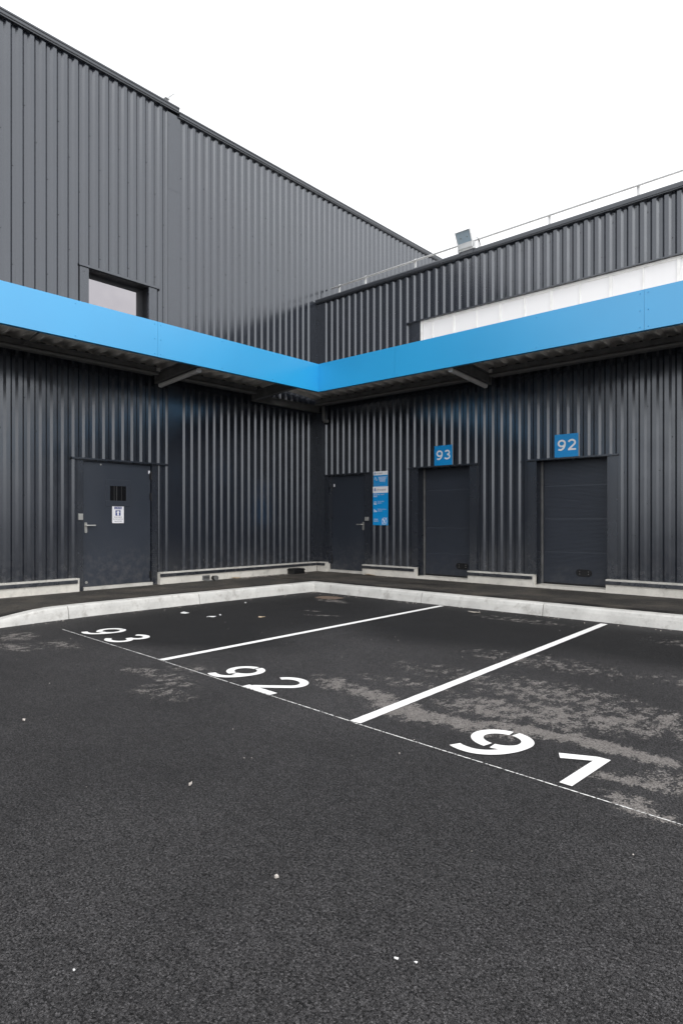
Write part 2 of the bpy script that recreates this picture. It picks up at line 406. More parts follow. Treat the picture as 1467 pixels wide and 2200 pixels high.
# personnel door
leaf=MB(); leaf.box(-.075,-.035,-5.388,-4.160,.205,2.240)
dA=obj('door',leaf,doorm,ta,bevel=.004); dA['label']='scuffed dark steel exit door leaf with a small square window'
b=MB(); b.box(-.08,.004,-5.489,-5.394,.15,2.262).box(-.08,.004,-4.152,-4.046,.15,2.262).box(-.08,-.012,-5.394,-4.152,2.244,2.262); obj('frame',b,trim,dA)
b=MB(); b.box(-.04,.055,-5.60,-3.885,2.264,2.292); obj('lintel',b,trim,dA)
b=MB(); yc=-4.772
for bx in ((yc-.225,yc+.225,1.86,1.965),(yc-.225,yc+.225,1.52,1.612),(yc-.225,yc-.145,1.612,1.86),(yc+.145,yc+.225,1.612,1.86)): b.box(-.045,-.026,*bx)
obj('window_frame',b,doorm,dA,bevel=.003)
b=MB(); b.box(-.040,-.0335,yc-.145,yc+.145,1.612,1.862); obj('pane',b,glassk,dA)
for q,wq in ((-.075,.012),(-.035,.020),(.06,.008)):  # thin upright dark-grey strips laid on the front of the pane
    b=MB(); b.box(-.0334,-.0325,yc+q,yc+q+wq,1.614,1.860); obj('pane_line',b,panelinem,dA)
def handle(parent,P,side,z):
    """back plate with rounded ends, lever pointing to +side"""
    n=12; out=[]
    for i in range(n+1): out.append((.022*cos(pi*i/n),.065+.022*sin(pi*i/n)))
    for i in range(n+1): out.append((.022*cos(pi+pi*i/n),-.065+.022*sin(pi+pi*i/n)))
    bb=MB(); k=len(out)
    f=[P(a,.012,z+c) for a,c in out]; r=[P(a,0,z+c) for a,c in out]
    bb.quad(*f)
    for i in range(k): j=(i+1)%k; bb.quad(r[i],r[j],f[j],f[i])
    bb.tube([P(0,.0,z+.035),P(0,.055,z+.035),P(side*.012,.062,z+.035),P(side*.14,.060,z+.035)],.011,8)
    bb.tube([P(0,.0,z-.05),P(0,.016,z-.05)],.010,8)
    return obj('handle',bb,alum,parent)
handle(dA,lambda a,d,z:(-.035+d,-5.335+a,z),1,1.165)
b=MB(); b.box(.004,.026,-5.478,-5.405,1.29,1.39); b.tube([(.026,-5.435,1.345),(.031,-5.435,1.345)],.012,10); obj('lock_box',b,alum,dA,bevel=.003)
for z in (2.06,1.70,.33):
    b=MB(); b.tube([(-.022,-4.150,z-.065),(-.022,-4.150,z+.065)],.013,8); b.box(-.034,-.030,-4.185,-4.150,z-.06,z+.06); obj('hinge',b,blackp,dA)
b=MB(); b.box(-.0345,-.031,-4.205,-4.172,2.10,2.155); obj('sticker',b,paper,dA)
for yy,z,r in ((-5.08,2.205,.012),(-5.325,.275,.022)):
    b=MB(); b.tube([(-.036,yy,z),(-.028,yy,z)],r,10); obj('rivet',b,alum,dA)
b=MB(); b.box(-.1,.03,-5.394,-4.152,.12,.200); obj('threshold',b,sillm,dA)
# plinth with dark drip flashing
def plinth(parent,lo,hi,P,a_end=False):
    def bx(s0,s1,d0,d1,z0,z1):
        p,q=P(s0,d0,z0),P(s1,d1,z1); b=MB(); b.box(min(p[0],q[0]),max(p[0],q[0]),min(p[1],q[1]),max(p[1],q[1]),z0,z1); return b
    o=obj('plinth',bx(lo,hi,-.05,.08,.0,.336),plinthm,parent,bevel=.004)
    obj('ledge',bx(lo,hi,-.045,.086,.3365,.362),sillm,o,bevel=.003)
    obj('drip_flashing',bx(lo+.0,hi-.035,.0815,.100,.283,.3355),trim,o,bevel=.003)
plinth(ta,-20.,-5.489,PA); plinth(ta,-4.040,-.085,PA)

# ================================================================== LOW WAREHOUSE (wall in the plane y = 0)
tb=thing('low_warehouse',(6,0,0),'lower dark ribbed steel warehouse with two numbered sectional doors and a white strip window','warehouse')
DB=(.365,1.40,.14,2.262); D93=(2.751,3.896,.14,2.292); D92=(5.185,6.356,.14,2.290); SW=(2.80,16.,4.20,5.165)
b=MB(); hol=[DB,D93,D92,SW]
sB=[5.479+PITCH*i for i in range(-40,70)]; sB=[s for s in sB if .30<s<16.]
pts=profile(sB,.13,16.,-1); clad_wall(b,pts,.365,6.138,hol,PB)
b.mi=1
rb=[5.95-.49*i for i in range(12)]
for k,s in enumerate(sB):
    xx=s-SL-VAL+.010
    for i,z in enumerate(rb):
        if (i+k)%3: continue
        if any(h[0]-.17<xx<h[1]+.17 and h[2]-.05<z<h[3]+.06 for h in hol): continue
        b.dome((xx,DEP,z),'y',.0085,.006)
    xx=s-SL-VAL/2
    if not any(h[0]-.1<xx<h[1]+.1 for h in (DB,D93,D92)): b.dome((xx,DEP,.42),'y',.0085,.006)
    if k%2==0: b.dome((s-SL-VAL+.012,DEP,6.08),'y',.0085,.006)
obj('wall',b,[clad,screw],tb)
b=MB(); b.box(.0,15.9,.32,26,0.,5.78); obj('wall_core',b,trim,tb)
b=MB(); b.box(.0,15.9,.32,26,5.79,5.86); obj('roof',b,galv,tb)
b=MB(); b.box(.07,15.9,.06,.30,5.95,6.125); obj('parapet_back',b,galv,tb)
b=MB(); b.prism([(.36,6.15),(.36,6.08),(.34,6.08),(.34,6.130),(-.040,6.130),(-.040,6.143),(-.055,6.148),(-.055,6.197),(-.045,6.220),(-.03,6.225)],'x',-.005,16.)
obj('parapet_cap',b,capm,tb)
b=MB(); b.box(.007,.14,-.006,.03,.37,6.128); obj('corner_flashing',b,trim,tb)
# strip window of translucent sheets
fr=MB(); fr.box(2.80,16.,.012,.06,5.125,5.165).box(2.80,2.845,.010,.06,4.20,5.125).box(2.80,16.,.01,.06,4.20,4.25)
sw=obj('strip_window',fr,whitep,tb)
j=[2.845,3.07,3.546,4.028,4.502,4.959,5.437,5.916,6.4,6.881,7.368,7.85,8.33,8.81,9.29,9.77,10.25,10.73,11.2]
for i,(a,c) in enumerate(zip(j,j[1:])):
    b=MB(); b.box(a+.006,c-.006,.030,.052,4.25,5.125); obj('pane',b,poly,sw)
    b=MB(); wd=.022 if i%2 else .011
    b.box(c-wd,c+wd,.016,.056,4.25,5.124); obj('glazing_bar',b,whitep,sw)
b=MB(); b.box(2.50,16.,-.040,.02,5.168,5.186); obj('lintel',b,trim,sw)
b=MB(); b.box(2.65,2.799,-.006,.06,3.9,5.167); obj('jamb_cover',b,trim,sw)
# small personnel door
leaf=MB(); leaf.box(.41,1.40,.072,.112,.205,2.240)
dB=obj('door',leaf,doorm,tb,bevel=.004); dB['label']='narrow plain dark door leaf beside the blue notice boards'
b=MB(); b.box(.365,.41,.06,.12,.15,2.262).box(.350,.365,-.004,.12,.33,2.262).box(.235,.350,-.006,.03,.362,2.262).box(1.40,1.555,-.006,.05,.362,2.262).box(.41,1.40,.01,.12,2.243,2.262); obj('frame',b,trim,dB)
b=MB(); b.box(.225,1.575,-.045,.04,2.264,2.288); obj('lintel',b,trim,dB)
handle(dB,lambda a,d,z:(1.300+a,.072-d,z),-1,1.16)
b=MB(); b.box(1.418,1.508,-.030,-.006,1.275,1.352); b.tube([(1.455,-.030,1.31),(1.455,-.035,1.31)],.012,10); obj('lock_box',b,alum,dB,bevel=.003)
for z in (1.99,.42):
    b=MB(); b.tube([(.412,.058,z-.07),(.412,.058,z+.07)],.013,8); obj('hinge',b,blackp,dB)
b=MB(); b.box(.445,.482,.068,.0715,2.02,2.08); obj('sticker',b,paper,dB)
b=MB(); b.box(.25,1.40,-.02,.13,.10,.200); obj('threshold',b,sillm,dB)
# sectional doors
def sectional(hole,joints,hx,lab):
    x0,x1,z0,z1=hole; yd=.235
    b=MB(); z=.225; step=.0215; flip=0
    zs=[]
    while z<z1+.01: zs.append(z); z+=step
    for q in zs:
        zt=q+step
        if any(abs(q-jz)<step/2 for jz in joints):
            b.quad((x0,yd+.010,q),(x1,yd+.010,q),(x1,yd+.010,zt),(x0,yd+.010,zt)); continue
        pr=[(yd+.007,q),(yd+.007,q+step*.22),(yd,q+step*.42),(yd,q+step*.80),(yd+.007,zt)]
        for (a,c),(d,e) in zip(pr,pr[1:]): b.quad((x0,a,c),(x1,a,c),(x1,d,e),(x0,d,e))
    d=obj('sectional_door',b,shutter,tb); d['label']=lab
    b=MB(); b.box(x0+.02,x1-.02,yd-.012,yd+.03,.198,.226); obj('bottom_seal',b,blackp,d)
    b=MB(); b.box(x0-.02,x0,-.004,yd+.05,.15,z1); obj('reveal',b,trim,d)
    b=MB(); b.box(x1,x1+.02,-.004,yd+.05,.15,z1); obj('reveal',b,trim,d)
    b=MB(); b.box(x0,x0+.022,yd-.045,yd-.006,.20,z1); obj('guide_rail',b,dkmetal,d)
    b=MB(); b.box(x0,x1,.0,yd+.05,z1-.002,z1+.02); obj('head',b,trim,d)
    for a,c in ((x0-.155,x0-.0205),(x1+.0205,x1+.150)):
        b=MB(); b.box(a,c,-.007,.03,.362,z1)
        for zz in (.45,1.35,2.23): b.dome(((a+c)/2+.03,-.007,zz),'y',.009,.006)
        obj('jamb_cover',b,trim,d)
    b=MB(); b.box(x0-.19,x1+.17,-.048,.03,z1+.004,z1+.030); obj('lintel',b,trim,d)
    # recessed grip: bezel ring, dark pocket, four screws
    b=MB(); n=10; zc=.415; wv,hv=.072,.058
    def oval(k,e):
        o=[]
        for i in range(n+1): t=-pi/2+pi*i/n; o.append((hx+wv+(hv*cos(t))*k+e*0,zc+hv*sin(t)*k))
        for i in range(n+1): t=pi/2+pi*i/n; o.append((hx-wv+(hv*cos(t))*k,zc+hv*sin(t)*k))
        return o
    oo,ii=oval(1.,0),oval(.66,0); k=len(oo); yb,yf=yd+.002,yd-.014
    for i in range(k):
        q=(i+1)%k
        b.quad((oo[i][0],yb,oo[i][1]),(oo[q][0],yb,oo[q][1]),(oo[q][0],yf,oo[q][1]),(oo[i][0],yf,oo[i][1]))
        b.quad((oo[i][0],yf,oo[i][1]),(oo[q][0],yf,oo[q][1]),(ii[q][0],yf,ii[q][1]),(ii[i][0],yf,ii[i][1]))
        b.quad((ii[i][0],yf,ii[i][1]),(ii[q][0],yf,ii[q][1]),(ii[q][0],yb-.003,ii[q][1]),(ii[i][0],yb-.003,ii[i][1]))
    b.quad(*[(p[0],yb-.003,p[1]) for p in ii])
    b.mi=1
    for sx in (-.072,.072):
        for sz in (-.020,.020): b.dome((hx+sx,yb-.003,zc+sz),'y',.007,.004)
    obj('grip',b,[blackp,alum],d)
    b=MB(); b.box(x0,x1,-.075,yd+.05,.10,.197); obj('threshold',b,plinthm,d)
sectional(D93,(.63,1.12,1.85),3.60,'sectional door leaf under the 93 sign, nearer the inner corner')
sectional(D92,(.74,1.29,1.85),5.90,'sectional door leaf under the 92 sign, farther from the inner corner')
plinth(tb,.081,.36,PB); plinth(tb,1.39,2.751,PB); plinth(tb,3.896,5.185,PB); plinth(tb,6.356,16.,PB)

# ================================================================== CANOPY
F=1.52; ZB,ZT=3.735,4.262
tc=thing('canopy',(1.5,-1.5,3.7),'L-shaped canopy with a bright blue fascia running along both dark walls','canopy')
def rivets(b,P,s,zs):
    for z in zs: b.dome(P(s,z),'x' if P(0,0)[1]==0 else 'y',.011,.007,8)
fa=[-16.,-12.4,-8.72,-4.977,-F]
for y0,y1 in zip(fa,fa[1:]):
    b=MB(); a=y0+.0015; c=y1-(.0015 if y1<-F else 0)
    b.box(F-.03,F,a,c,ZB,ZT).box(F-.07,F-.03,a,c,ZB,ZB+.004); b.mi=1; b.box(F-.034,F-.0305,a,c,ZB+.006,ZT-.002); b.mi=0
    for s in (y0+.05,y1-.05):
        for z in (ZB+.045,(ZB+ZT)/2,ZT-.045): b.dome((F,s,z),'x',.010,.007,8)
    for s in (y0+(y1-y0)*.345,y0+(y1-y0)*.665):
        for z in (ZB+.045,ZT-.045): b.dome((F,s,z),'x',.010,.007,8)
    obj('fascia_panel',b,[blue,galv],tc)
fb=[F,3.331,7.345,11.35,15.35]
for x0,x1 in zip(fb,fb[1:]):
    b=MB(); a=x0+(.0015 if x0>F else -.0295); c=x1-.0015
    b.box(a,c,-F,-F+.03,ZB,ZT).box(max(a,F),c,-F+.03,-F+.07,ZB,ZB+.004); b.mi=1; b.box(max(a,F),c,-F+.0305,-F+.034,ZB+.006,ZT-.002); b.mi=0
    for s in (x0+.05,x1-.05):
        for z in (ZB+.045,(ZB+ZT)/2,ZT-.045): b.dome((s,-F,z),'y',.010,.007,8)
    nn=2 if x1-x0>2.5 else 1
    for i in range(nn):
        s=x0+(x1-x0)*((i+1)/(nn+1)-(.0 if nn==1 else .03))
        for z in (ZB+.045,ZT-.045): b.dome((s,-F,z),'y',.010,.007,8)
    obj('fascia_panel',b,[blue,galv],tc)
# profiled deck: ribs run from the wall to the fascia; it falls towards the wall
def dz(d): return 3.955+.075*d
def deck(lo,hi,P,d1=F-.035):
    b=MB(); p=.245; s=lo; pr=[]
    while s<hi: pr+=[(s,0),(s+.035,0),(s+.065,.06),(s+.215,.06)]; s+=p
    pr=[q for q in pr if q[0]<hi]+[(hi,0)]
    for (a,h),(c,k) in zip(pr,pr[1:]):
        b.quad(P(a,-.04,dz(-.04)+h),P(c,-.04,dz(-.04)+k),P(c,d1,dz(d1)+k),P(a,d1,dz(d1)+h))
    return obj('soffit_deck',b,galv,tc)
deck(-16.,-F+.02,PA); deck(.06,15.4,PB)
def ibeam(lo,hi,c,P,zof,w=.10,h=.18,nm='beam'):
    """I-section from d=lo to d=hi at position c; zof(d) gives the underside"""
    b=MB()
    for s0,s1,u0,u1 in ((-w/2,w/2,0,.010),(-.004,.004,.010,h-.010),(-w/2,w/2,h-.010,h)):
        q=[P(c+s,d,zof(d)+u) for d in (lo,hi) for s,u in ((s0,u0),(s1,u0),(s1,u1),(s0,u1))]
        n=len(b.v); b.v+=q
        for f in ((0,1,2,3),(7,6,5,4),(0,4,5,1),(1,5,6,2),(2,6,7,3),(3,7,4,0)): b.f.append(tuple(n+i for i in f)); b.m.append(0)
    e=[P(c+s,lo+o,zof(lo)+u) for o in (0,.012) for s,u in ((-w/2-.004,-.012),(w/2+.004,-.012),(w/2+.004,h+.012),(-w/2-.004,h+.012))]
    n=len(b.v); b.v+=e
    for f in ((0,1,2,3),(7,6,5,4),(0,4,5,1),(1,5,6,2),(2,6,7,3),(3,7,4,0)): b.f.append(tuple(n+i for i in f)); b.m.append(0)
    return obj(nm,b,dkmetal,tc)
bz=lambda d:3.675+.075*d
for y in (-1.93,-4.11,-8.3,-12.5): ibeam(.10,F-.04,y,PA,bz)
for x in (4.37,8.75,13.1): ibeam(.15,F-.04,x,PB,bz)
# beam hugging the tall wall between the last bracket and the corner
b=MB(); b.box(.07,.17,-1.87,-.05,3.672,3.682).box(.115,.125,-1.87,-.05,3.682,3.80).box(.07,.17,-1.87,-.05,3.80,3.81); obj('beam',b,dkmetal,tc)
for yy in (-1.80,-1.58):
    b=MB(); b.box(.10,.16,yy-.04,yy+.04,3.812,3.99).box(.16,.17,yy-.055,yy+.055,3.83,3.97)
    for z in (3.85,3.95): b.dome((.17,yy,z),'x',.012,.01)
    obj('bracket',b,dkmetal,tc)
# purlins and drain pipes along the walls
def run(lo,hi,P,ends):
    b=MB()
    def bx(d0,d1,z0,z1):
        p,q=P(lo,d0,z0),P(hi,d1,z1); b.box(min(p[0],q[0]),max(p[0],q[0]),min(p[1],q[1]),max(p[1],q[1]),z0,z1)
    bx(.26,.268,3.838,3.915); bx(.268,.300,3.838,3.845); bx(.268,.300,3.908,3.915)
    obj('purlin',b,dkmetal,tc)
    b=MB(); bx(.09,.22,3.80,3.812); bx(.215,.225,3.812,3.85); obj('gutter',b,dkmetal,tc)
    b=MB(); b.tube([P(lo,.27,3.806),P(hi,.27,3.806)],.023,10); obj('drain_pipe',b,galv2,tc)
galv2=plain('grey_pipe',(.16,.16,.155),.45)
run(-16.,-4.20,PA,0); run(-4.02,-2.0,PA,0); run(.22,4.29,PB,0); run(4.45,15.4,PB,0)
b=MB(); b.tube([(.26,-4.23,3.885),(.26,-4.17,3.885)],.045,14); obj('pipe_end',b,stripm,tc)
b=MB(); b.tube([(4.50,-.26,3.885),(4.44,-.26,3.885)],.04,14); obj('pipe_end',b,stripm,tc)
for p,q in (((.25,-6.42,3.86),(F-.06,-6.42,4.0)),((7.72,-.25,3.86),(7.72,-F+.06,4.0))):
    b=MB(); b.tube([p,q],.012,8); obj('tie_rod',b,dkmetal,tc)
# downpipe in the corner
b=MB(); b.tube([(.30,-.10,3.84),(.30,-.10,3.56),(.305,-.10,3.50),(.33,-.095,3.465),(.37,-.09,3.455),(.43,-.08,3.455)],.036,12); obj('downpipe',b,galv2,tc,smooth=True)
# thin cables sagging below the deck
for pts in ([(3.95,-.4,3.90),(4.15,-.9,3.90),(4.33,-1.3,3.83)],[(6.2,-.8,3.985),(6.7,-.95,3.965),(7.4,-.9,3.99)]):
    b=MB(); b.tube(pts,.005,5); obj('cable',b,blackp,tc)

# strip lights clipped under the beams (things of their own)
def strip_light(c,P,d0,d1,lab,cat='lamp'):
    o=P(c,(d0+d1)/2,3.62); t=thing('strip_light',o,lab,cat,'strip lights under the canopy beams')
    zf=lambda d:3.598+.075*d
    b=MB(); pr=[(-.030,.06),(-.042,.038),(-.036,.010),(-.020,0),(.020,0),(.036,.010),(.042,.038),(.030,.06)]
    q=[P(c+s,d,zf(d)+u) for d in (d0+.02,d1-.02) for s,u in pr]; k=len(pr); b.v+=q
    for i in range(k): b.f.append((i,(i+1)%k,k+(i+1)%k,k+i)); b.m.append(0)
    obj('diffuser',b,stripm,t)
    for a,e in ((d0,d0+.022),(d1-.022,d1)):
        b=MB(); q=[P(c+s*1.08,d,zf(d)+u*1.08-.002) for d in (a,e) for s,u in pr]; b.v+=q
        for i in range(k): b.f.append((i,(i+1)%k,k+(i+1)%k,k+i)); b.m.append(0)
        b.f.append(tuple(range(k-1,-1,-1))); b.m.append(0); b.f.append(tuple(range(k,2*k))); b.m.append(0)
        obj('end_cap',b,whitep,t)
    for f in (.3,.72):
        d=d0+(d1-d0)*f; b=MB(); p=P(c,d,0); b.box(p[0]-.02,p[0]+.02,p[1]-.02,p[1]+.02,zf(d)+.055,zf(d)+.075); obj('clip',b,blackp,t)
strip_light(-4.08,PA,.16,1.30,'grey strip light under the canopy beam on the tall wall, above the exit door')
strip_light(4.34,PB,.22,1.36,'grey strip light under the canopy beam on the low wall, above the 93 sign')

# ================================================================== ROOF FURNITURE
gr=thing('guard_rail',(4,.40,6.2),'thin white guard rail along the roof edge of the lower warehouse','railing')
b=MB(); b.tube([(.07,.40,6.578),(16.,.40,6.612)],.019,10); obj('rail',b,whitep,gr,smooth=True)
for x in (.287,1.056,2.381,3.847,5.224,6.686,8.15,9.6):
    b=MB(); b.box(x-.022,x+.022,.425,.437,5.87,6.63); obj('post',b,whitep,gr)
for x in (3.12,5.98):
    b=MB(); b.tube([(x-.02,.40,6.5780+.00213*x),(x+.02,.40,6.5780+.00213*x)],.0215,10); obj('sleeve',b,housing,gr)
# floodlight leaning out over the parapet
from mathutils import Matrix, Vector
fx,fy,fz=3.86,-.045,6.254
tf=thing('floodlight',(fx,fy,fz),'square grey floodlight tilted down over the yard from the parapet','floodlight')
M=Matrix.Translation((fx,fy-.01,fz))@Matrix.Rotation(R(27),4,'X')@Matrix.Diagonal((.93,.8,.76,1))
def tb_(b):                                         # local: face looks along -y, z up along the face
    o=MB(); o.f=b.f; o.m=b.m; o.v=[tuple(M@Vector(v)) for v in b.v]; return o
b=MB(); b.box(-.165,.165,-.02,.05,.13,.145).box(-.165,.165,-.02,.05,.405,.42).box(-.165,-.15,-.02,.05,.145,.405).box(.15,.165,-.02,.05,.145,.405).box(-.15,.15,.03,.05,.145,.405)
obj('frame',tb_(b),housing,tf,bevel=.004)
b=MB(); b.box(-.15,.15,.005,.029,.145,.405); obj('lens',tb_(b),lens,tf)
for sx in (-.07,.07):
    b=MB(); b.box(sx-.012,sx+.012,-.001,.0045,.245,.27); obj('led_cluster',tb_(b),dkmetal,tf)
b=MB(); b.prism([(-.03,.0),(-.055,.03),(-.03,.128),(.05,.128),(.07,.03),(.05,.0)],'x',-.16,.16); obj('driver_box',tb_(b),housing,tf,bevel=.004)
b=MB(); b.box(-.13,.13,-.045,.06,-.03,-.002); obj('base_rim',tb_(b),housing,tf)
b=MB()
for sx in (-.175,.163): b.box(fx+sx,fx+sx+.010,fy-.02,fy+.03,6.232,6.352)
b.box(fx-.175,fx+.173,fy-.02,fy+.04,6.226,6.234); obj('yoke',b,housing,tf)
b=MB(); b.box(fx-.12,fx+.14,-.062,-.0555,6.152,6.227); obj('fixing_plate',b,trim,tf)
b=MB(); b.tube([(fx+.18,fy-.02,6.42),(fx+.22,fy+.0,6.40),(fx+.25,fy+.03,6.33),(fx+.27,fy+.05,6.226)],.005,6); obj('cable',b,blackp,tf)
# small stub on the tall roof
tr=thing('roof_bracket',(-.1,-3.9,8.82),'small pale bracket with a short rod on the tall roof edge','bracket')
b=MB(); b.box(-.12,-.06,-3.80,-3.775,8.745,8.925).box(-.12,-.03,-3.86,-3.77,8.885,8.897); obj('foot',b,housing,tr)
b=MB(); b.tube([(-.09,-3.80,8.915),(-.09,-3.655,9.075)],.016,8); obj('rod',b,housing,tr)

# ================================================================== GLYPHS
def strip(pts,w):
    L=[];Rr=[]
    for i,p in enumerate(pts):
        a=pts[max(i-1,0)]; c=pts[min(i+1,len(pts)-1)]; dx,dy=c[0]-a[0],c[1]-a[1]; l=math.hypot(dx,dy) or 1
        nx,ny=-dy/l*w/2,dx/l*w/2; L.append((p[0]+nx,p[1]+ny)); Rr.append((p[0]-nx,p[1]-ny))
    return [[Rr[i],Rr[i+1],L[i+1],L[i]] for i in range(len(pts)-1)]
def arc(cx,cy,rx,ry,a0,a1,n=22): return [(cx+rx*cos(R(a0+(a1-a0)*i/n)),cy+ry*sin(R(a0+(a1-a0)*i/n))) for i in range(n+1)]
def digit(ch,s,stencil):
    """list of layers; each layer a list of quads; unit height"""
    if ch=='9':
        cx,cy,rx,ry=.38,.655,.38-s/2,.345-s/2; g=5.5 if stencil else 0
        bowl=[strip(arc(cx,cy,rx,ry,90+g,270-g),s)]
        bowl.append(strip(arc(cx,cy,rx,ry,-90+g,-2 if True else 0,14),s))
        tail=arc(cx,cy,rx,ry,90-g,0,12)+arc(.27,cy,.76-s/2-.27,cy-s/2,0,-90,20)[1:]+[(.20,s/2+.004),(.13,s/2+.018),(.07,s/2+.042)]
        return bowl+[strip(tail,s)]
    if ch=='3':
        up=arc(.35,.725,.25,.275-s/2,150,-90); lo=arc(.35,.295,.33-s/2+.02,.295-s/2,90,-150)
        mid=(.725-(.275-s/2)+.295+.295-s/2)/2
        return [strip(arc(.35,(1-s/2+mid)/2,.26,(1-s/2-mid)/2,152,-90),s),strip(arc(.34,(mid+s/2)/2,.31,(mid-s/2)/2,90,-152),s)]
    if ch=='2':
        a=arc(.36,.68,.30,1-s/2-.68,162,-38); 
        return [strip(a+[(.13,s*.75)],s),[[(.02,0),(.74,0),(.74,s*.95),(.02,s*.95)]]]
    if ch=='1':
        return [[[(.39,0),(.53,0),(.53,1.),(.39,1.)]],[[(.085,.65),(.388,.83),(.388,.995),(.0,.79)]]]
def place(ch,s,stencil,P,h,z0=0.,dz=.0008):
    b=MB()
    for i,lay in enumerate(digit(ch,s,stencil)):
        for q in lay: b.quad(*[P(x*h,y*h,z0+i*dz) for x,y in q])
    return b

# painted bay numbers and lines
rot=R(-3.)
def bay(name,ox,oy,digits,lab):
    t=thing('painted_number',(ox,oy,.004),lab,'painted number','white bay numbers painted on the asphalt')
    for ch,px,py,h in digits:
        P=lambda a,c,z:(px+a*cos(rot)-c*sin(rot),py+a*sin(rot)+c*cos(rot),.0042+z)
        obj('digit',place(ch,.150,True,P,h),paint_m,t)
bay('93',2.80,-6.82,(('9',2.81,-6.80,.465),('3',3.39,-6.845,.475)),'white stencilled 93 painted on the asphalt beside the kerb of the tall wall')
bay('92',5.50,-7.0,(('9',5.49,-7.0,.46),('2',6.04,-7.045,.475)),'white stencilled 92 painted between the two bay lines')
bay('91',7.91,-7.1,(('9',7.905,-7.09,.485),('1',8.42,-7.135,.465)),'white stencilled 91 painted beside the largest pale stain')
def ragged(pts,w,gap=0.,n=90,jit=.12):
    b=MB(); tot=[]; (x0,y0),(x1,y1)=pts; L=math.hypot(x1-x0,y1-y0); nx,ny=-(y1-y0)/L,(x1-x0)/L; prev=None
    for i in range(n+1):
        t=i/n; g=.12 if random.random()<gap else 1.; k=g*w/2*(1+random.uniform(-jit,jit)); k2=g*w/2*(1+random.uniform(-jit,jit))
        c=((x0+(x1-x0)*t),(y0+(y1-y0)*t)); cur=((c[0]+nx*k,c[1]+ny*k,.004),(c[0]-nx*k2,c[1]-ny*k2,.004))
        if prev: b.quad(prev[0],prev[1],cur[1],cur[0])
        prev=cur
    return b
tag(obj('parking_line',ragged(((4.777,-6.955),(4.679,-2.13)),.082,0,120,.03),paint_m,origin=(4.73,-4.5,0)),'white bay line running to the kerb between the 93 and 92','road marking','white lines between the parking bays')
tag(obj('parking_line',ragged(((7.258,-7.115),(7.076,-2.185)),.085,0,120,.03),paint_m,origin=(7.17,-4.6,0)),'white bay line running through the pale stain between the 92 and 91','road marking','white lines between the parking bays')
tag(obj('layout_line',ragged(((2.49,-6.842),(4.76,-6.962)),.008,.2,230,.5),paint_m,origin=(3.6,-6.9,0)),'short thin white guide line passing under the painted 93','road marking','thin guide lines at the mouths of the bays')
tag(obj('layout_line',ragged(((4.77,-6.968),(7.26,-7.123)),.0075,.22,240,.5),paint_m,origin=(6,-7.05,0)),'thin white guide line passing under the painted 92','road marking','thin guide lines at the mouths of the bays')
tag(obj('layout_line',ragged(((7.27,-7.13),(11.2,-7.31)),.007,.2,380,.5),paint_m,origin=(9.2,-7.2,0)),'thin white guide line passing under the painted 91','road marking','thin guide lines at the mouths of the bays')

# ================================================================== SIGNS
def text_mesh(txt,size,P,align='CENTER',shear=0.,space=1.):
    cu=bpy.data.curves.new('lettering','FONT'); cu.body=txt; cu.size=size; cu.align_x=align; cu.shear=shear; cu.space_character=space; cu.resolution_u=3
    o=bpy.data.objects.new('lettering',cu); COL.objects.link(o)
    me=bpy.data.meshes.new_from_object(o.evaluated_get(bpy.context.evaluated_depsgraph_get()))
    b=MB(); b.v=[P(v.co.x,v.co.y) for v in me.vertices]; b.f=[tuple(p.vertices) for p in me.polygons]; b.m=[0]*len(b.f)
    bpy.data.objects.remove(o); bpy.data.curves.remove(cu); bpy.data.meshes.remove(me); return b
def number_sign(x0,x1,z0,z1,chars,lab):
    t=thing('number_sign',((x0+x1)/2,-.01,z0),lab,'sign','blue door number signs'); y=-.014
    b=MB(); b.box(x0,x1,y,y+.004,z0,z1); obj('plate',b,bsign,t)
    b=MB(); b.box(x0+.03,x1-.03,y+.0045,-.0005,z1-.06,z1-.03); obj('fixing',b,dkmetal,t)
    for ch,px in chars:
        P=lambda a,c,z:(x0+px+a,y-.0015-z,z0+.112+c)
        obj('digit',place(ch,.165,False,P,.182,0,.0006),signw,t)
number_sign(3.139,3.533,2.318,2.700,(('9',.048),('3',.222)),'blue square sign reading 93 above the nearer-corner sectional door')
number_sign(5.508,5.902,2.318,2.700,(('9',.052),('2',.222)),'blue square sign reading 92 above a sectional door')
def board(x0,x1,z0,z1,y,lab,head):
    t=thing('notice_board',((x0+x1)/2,y,z0),lab,'sign'); b=MB(); b.box(x0,x1,y,y+.004,z0,z1); obj('plate',b,bsign,t)
    b=MB(); b.box(x0,x1,y-.0012,y-.0002,z1-head,z1); obj('header',b,paper,t); return t
def bars(b,x0,x1,z,h,y):
    x=x0
    while x<x1-.01:
        w=min(random.uniform(.012,.040),x1-x); b.box(x,x+w,y-.0024,y-.0004,z,z+h); x+=w+.007
    return b
def logo(t,cx,cz,r,y):
    b=MB(); b.quad(*[(cx+r*sin(2*pi*k/16),y-.002,cz+r*1.05*cos(2*pi*k/16)) for k in range(15,-1,-1)]); o=obj('emblem',b,navy2,t)
    b=MB()
    for a in (90,210,330):
        a+=180; d=(cos(R(a)),sin(R(a))); n=(-d[1],d[0]); e=r*.13
        b.quad(*[(cx+d[0]*p+n[0]*q,y-.003-.0003*(a//100),cz+d[1]*p+n[1]*q) for p,q in ((0,-e),(r*.95,-e),(r*.95,e),(0,e))])
    obj('emblem_stroke',b,paper,o)
navy2=plain('emblem_blue',(.03,.15,.42),.5)
yb=-.010
t=board(1.640,2.010,1.965,2.290,yb,'upper blue notice board with small print beside the narrow door',.080)
logo(t,1.678,2.250,.020,yb)
obj('lettering',text_mesh('chronopost',.036,lambda a,c:(1.702+a,yb-.002,2.240+c),'LEFT',.2),ink,t)
b=MB()
